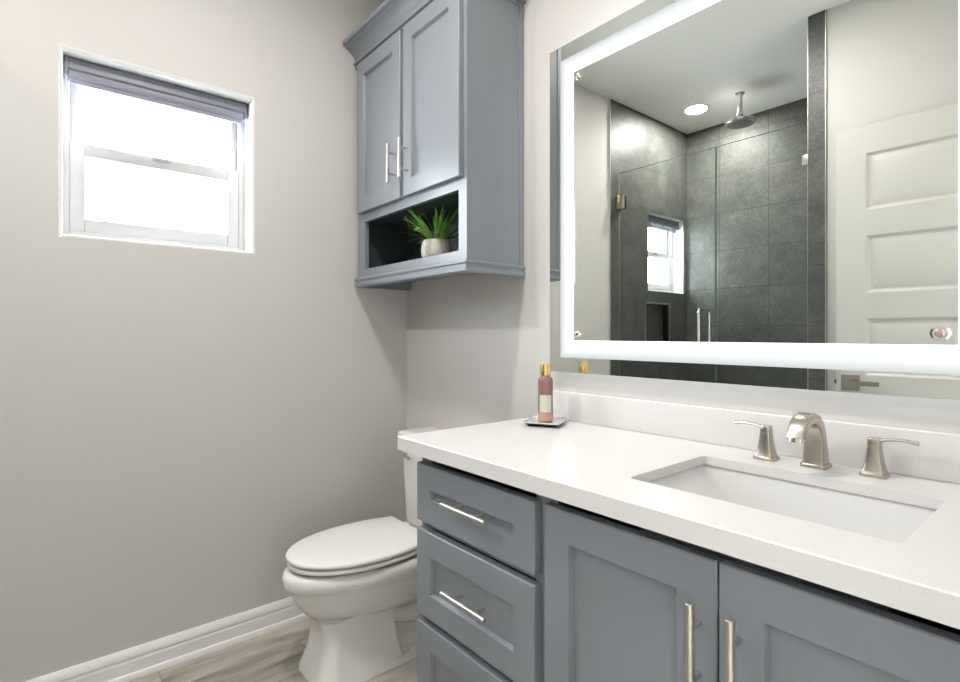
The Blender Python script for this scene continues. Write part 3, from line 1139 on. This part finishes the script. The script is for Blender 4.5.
obj('seat', lidshape(0.3935, 0.4090, -0.708, -0.225, 0.182, 0.135, 0.005), M_plastic, toi, 50)
obj('lid', lidshape(0.4140, 0.4300, -0.712, -0.232, 0.184, 0.150, 0.006, 0.004), M_plastic, toi, 50)
for s in (-1, 1):
    bm = B()
    box(bm, TX+s*0.07-0.018, TX+s*0.07+0.018, -0.232, -0.205, 0.386, 0.420, 0.006)
    obj('hinge', bm, M_plastic, toi)
bm = B()
TXL, TXR = 0.218, 0.592
loft(bm, [rrect(TXL+0.030, TXR-0.030, -0.160, -0.012, 0.03, 0.392), rrect(TXL+0.022, TXR-0.022, -0.166, -0.010, 0.032, 0.42),
          rrect(TXL+0.004, TXR-0.004, -0.170, -0.008, 0.03, 0.68), rrect(TXL+0.004, TXR-0.004, -0.170, -0.008, 0.03, 0.733)])
obj('tank', bm, M_ceramic, toi, 50)
bm = B()
loft(bm, [rrect(TXL-0.006, TXR+0.006, -0.180, -0.005, 0.03, 0.7335), rrect(TXL-0.012, TXR+0.012, -0.186, -0.004, 0.03, 0.739), rrect(TXL-0.012, TXR+0.012, -0.186, -0.004, 0.03, 0.757),
          rrect(TXL-0.006, TXR+0.006, -0.180, -0.007, 0.028, 0.766), rrect(TXL+0.02, TXR-0.02, -0.155, -0.02, 0.03, 0.769)])
obj('tank_lid', bm, M_ceramic, toi, 50)
bm = B()
rod(bm, (0.275, -0.1705, 0.674), (0.275, -0.182, 0.674), 0.013, 20, 0.002)
tube(bm, [(0.275, -0.185, 0.674), (0.298, -0.188, 0.673), (0.338, -0.190, 0.669)], [0.006, 0.005, 0.007], 12)
obj('flush_lever', bm, M_chrome, toi)

# ------------------------------------------------------------------ dish and bottle on the counter
ang = math.radians(28.7)
DX, DY = 1.0185, -0.1265


def drect(w, d, z, r=0.008):
    q = rrect(-w/2, w/2, -d/2, d/2, r, 0)
    c, s = math.cos(ang), math.sin(ang)
    return [Vector((DX + p.x*c - p.y*s, DY + p.x*s + p.y*c, z)) for p in q]


dish = thing('soap_dish', (DX, DY, CT1), 'small pale rectangular dish on the counter with the pink bottle standing in it', 'dish')
bm = B()
loft(bm, [drect(0.080, 0.100, 0.9005), drect(0.090, 0.110, 0.9010), drect(0.108, 0.129, 0.9060), drect(0.114, 0.136, 0.9070), drect(0.114, 0.136, 0.9040), drect(0.092, 0.112, 0.8980)])
obj('dish_bowl', bm, M_dish, dish, 30)
bm = B()
loft(bm, [drect(0.1135, 0.1355, 0.9037), drect(0.094, 0.114, 0.8977), drect(0.088, 0.108, CT1+0.0003)], False, True)
obj('dark_foot', bm, M_dishb, dish, 30)['label'] = 'dark foot of the dish'

BX, BY, BZ = 1.0131, -0.122, 0.9015
bot = thing('bottle', (BX, BY, BZ), 'small pink bottle with gold cap and pale label standing in the dish', 'bottle')
bm = B()
lathe(bm, [(0.021, 0), (0.0232, 0.002), (0.0236, 0.006), (0.0236, 0.1245), (0.0228, 0.131), (0.020, 0.1365), (0.0155, 0.1395), (0.0145, 0.1445)], (BX, BY, BZ), 36)
obj('glass_body', bm, M_rose, bot, 50)
bm = B()
lathe(bm, [(0.02395, 0.003), (0.02395, 0.028)], (BX, BY, BZ), 36, cap0=False, cap1=False)
obj('pink_base', bm, M_rose2, bot, 50)['label'] = 'paler pink base'
bm = B()
rings = []
ca = math.atan2(-1.3474-BY, 2.16-BX)
for z in (0.030, 0.084):
    rings.append([Vector((BX+0.0241*math.cos(ca+a), BY+0.0241*math.sin(ca+a), BZ+z)) for a in [(-0.82+1.64*k_/20) for k_ in range(21)]])
loft(bm, rings, False, False, closed=False)
obj('paper_label', bm, M_label, bot, 50)
bm = B()
lathe(bm, [(0.0165, 0.1445), (0.0165, 0.178), (0.0155, 0.180), (0.012, 0.1805)], (BX, BY, BZ), 32)
obj('cap', bm, M_gold, bot, 40)

# ------------------------------------------------------------------ potted plant in the cubby
PX, PY, PZ = 0.466, -0.155, 1.4552
pl = thing('potted_plant', (PX, PY, PZ), 'small grassy green plant in a rough pale pot in the cabinet cubby', 'plant')
bm = B()
lathe(bm, [(0.043, 0.0), (0.051, 0.006), (0.0585, 0.030), (0.060, 0.048), (0.0565, 0.068), (0.052, 0.080), (0.049, 0.083), (0.046, 0.080), (0.045, 0.072)], (PX, PY, PZ), 40)
obj('pot', bm, M_pot, pl, 60)
bm = B()
lathe(bm, [(0.0455, 0.071), (0.03, 0.075), (0.005, 0.077)], (PX, PY, PZ), 24)
obj('moss', bm, M_soil, pl)
rg = random.Random(4)


def blade(az, lean, length, w, curl):
    bm = B()
    bz = PZ+0.070
    r0 = rg.uniform(0.004, 0.03)
    d = Vector((math.cos(az), math.sin(az), 0))
    side = Vector((-math.sin(az), math.cos(az), 0))
    p = Vector((PX, PY, bz)) + d*r0
    ang_ = lean
    n_ = 9
    left, right, mid = [], [], []
    for i in range(n_+1):
        t_ = i/n_
        ww = w*(0.55+1.6*t_)*(1-t_)**0.75 + 0.0004
        nrm = d*(-math.cos(ang_)) + Vector((0, 0, 1))*math.sin(ang_)
        left.append(p + side*ww)
        right.append(p - side*ww)
        mid.append(p - nrm*ww*0.35)
        stp = length/n_
        p = p + (d*math.sin(ang_) + Vector((0, 0, 1))*math.cos(ang_))*stp
        if (p - Vector((PX, PY, p.z))).length > 0.04:
            p.z = max(p.z, PZ+0.092)
        if p.z > 1.655:
            p.z = 1.655 - rg.uniform(0, 0.004)
        p.y = min(max(p.y, -0.300), -0.025)
        p.x = min(max(p.x, 0.12), 0.735)
        ang_ += curl/n_
    loft(bm, [[a, m_, b, m_ + Vector((0, 0, 0.0004))] for a, m_, b in zip(left, mid, right)])
    obj('leaf', bm, M_leaf, pl, 60)


for i in range(62):
    az = 2*PI*i/62*5.03 + rg.uniform(-0.25, 0.25)
    f = (i % 4)/3
    lean = 0.12 + 0.88*f + rg.uniform(-0.1, 0.14)
    blade(az, lean, rg.uniform(0.105, 0.165)*(1.0+0.28*f), rg.uniform(0.0038, 0.0060), rg.uniform(0.5, 1.2))

# ------------------------------------------------------------------ door standing open in front of the opposite wall
dr = empty('door_1', (2.13, -1.60, 0))
dr['kind'] = 'structure'
fe = Vector((1.325, -1.578, 0.012))     # free edge, front face
he = Vector((2.132, -1.598, 0.012))     # hinge edge
u_ = (he-fe).normalized()
n_ = Vector((u_.y*-1, u_.x, 0)).normalized()
if n_.y < 0:
    n_ = -n_
DW, DH = (he-fe).length, 2.105
bm = B()
pz = [(1.735, 1.991), (1.361, 1.618), (0.989, 1.246), (0.615, 0.872), (0.240, 0.498)]
slab(bm, fe, u_, (0, 0, 1), n_, DW, DH, 0.035, [(0.114, DW-0.114, a-0.012, b-0.012) for a, b in pz], 'raised')
leaf_ = obj('door_leaf', bm, M_door, dr, 20)
bm = B()


def dpt(a, z, d):
    return fe + u_*a + n_*d + Vector((0, 0, z-0.012))


def dbox(bm, a0, a1, z0, z1, d0, d1):
    loft(bm, [[dpt(a0, z0, d), dpt(a1, z0, d), dpt(a1, z1, d), dpt(a0, z1, d)] for d in (d0, d1)])


dbox(bm, 0.022, 0.092, 0.918, 0.988, 0.0003, 0.010)
hd = obj('door_handle', bm, M_nickel, dr)
bm = B()
tube(bm, [dpt(0.057, 0.953, 0.010), dpt(0.057, 0.953, 0.050)], 0.010, 16)
dbox(bm, 0.046, 0.172, 0.943, 0.963, 0.040, 0.053)
obj('lever', bm, M_nickel, hd)
bm = B()
dbox(bm, -0.010, -0.0002, 0.943, 0.961, -0.024, -0.012)
obj('latch_bolt', bm, M_black, hd)
for z in (0.25, 1.06, 1.87):
    bm = B()
    q = dpt(DW+0.006, z, 0.004)
    rod(bm, q-Vector((0, 0, 0.045)), q+Vector((0, 0, 0.045)), 0.006, 14)
    obj('hinge', bm, M_nickel, dr)

# ------------------------------------------------------------------ shower: glass, fittings
GY = -1.72
GT = 2.255
sd = thing('shower_door', (0.35, GY, 0.10), 'clear frameless glass shower door hinged on the tiled wall with a steel pull', 'shower door')


def glass(x0, x1, z0, z1, parent, name):
    bm = B()
    box(bm, x0, x1, GY-0.005, GY+0.005, z0, z1)
    for f in bm.faces:
        c = f.calc_center_median()
        f.material_index = 0 if abs(f.normal.y) > 0.9 or abs(c.y-GY) > 0.004 else 1
    return obj(name, bm, [M_glass, M_gledge], parent, 0)


glass(0.022, 0.680, 0.112, GT, sd, 'glass_pane')
for z in (2.058, 0.35):
    bm = B()
    box(bm, 0.012, 0.030, GY-0.030, GY+0.030, z-0.045, z+0.045, 0.002)
    for s in (-1, 1):
        box(bm, 0.026, 0.070, GY+s*0.0055, GY+s*0.013, z-0.045, z+0.045, 0.002)
    obj('hinge', bm, M_brass, sd)
bm = B()
for s in (-1, 1):
    pts = []
    hx = 0.612
    for k_ in range(7):
        a = PI/2*k_/6
        pts.append((hx, GY+s*(0.0055+0.040+0.018*math.sin(a)), 1.315-0.018*(1-math.cos(a))))
    pts = [(hx, GY+s*0.0055, 1.315)] + pts
    low = [(x, y, 2*1.215-z) for x, y, z in reversed(pts)]
    tube(bm, pts+low, 0.0085, 14)
obj('pull_handle', bm, M_chrome, sd)
sg = thing('shower_glass_panel', (0.93, GY, 0.10), 'clear fixed glass panel between the shower door and the tiled jamb', 'glass panel')
glass(0.686, 1.187, 0.1005, GT, sg, 'glass_pane')
for z in (2.062, 0.35):
    bm = B()
    for s in (-1, 1):
        box(bm, 1.136, 1.1885, GY+s*0.0055, GY+s*0.013, z-0.025, z+0.025, 0.0015)
    obj('clip', bm, M_steel, sg)

shd = thing('shower_head', (0.600, -2.214, ZC), 'round chrome rain shower head hanging from the shower ceiling', 'shower head')
bm = B()
lathe(bm, [(0.030, -0.0005), (0.030, -0.006), (0.024, -0.012), (0.012, -0.014)], (0.60, -2.214, ZC), 28)
obj('flange', bm, M_chrome, shd)
bm = B()
tube(bm, [(0.60, -2.214, ZC-0.012), (0.60, -2.214, ZC-0.13)], 0.0145, 16)
lathe(bm, [(0.016, -0.126), (0.021, -0.132), (0.021, -0.146), (0.014, -0.150)], (0.60, -2.214, ZC), 20)
obj('drop_arm', bm, M_chrome, shd)
bm = B()
lathe(bm, [(0.015, -0.148), (0.022, -0.156), (0.040, -0.164), (0.068, -0.172), (0.088, -0.181), (0.094, -0.190), (0.092, -0.199), (0.085, -0.203), (0.080, -0.2035)], (0.60, -2.214, ZC), 40)
obj('spray_head', bm, M_chrome, shd)
bm = B()
lathe(bm, [(0.079, -0.2036), (0.076, -0.206), (0.02, -0.2065)], (0.60, -2.214, ZC), 40)
obj('nozzle_plate', bm, M_nozzle, shd)['label'] = 'dark nozzle plate'
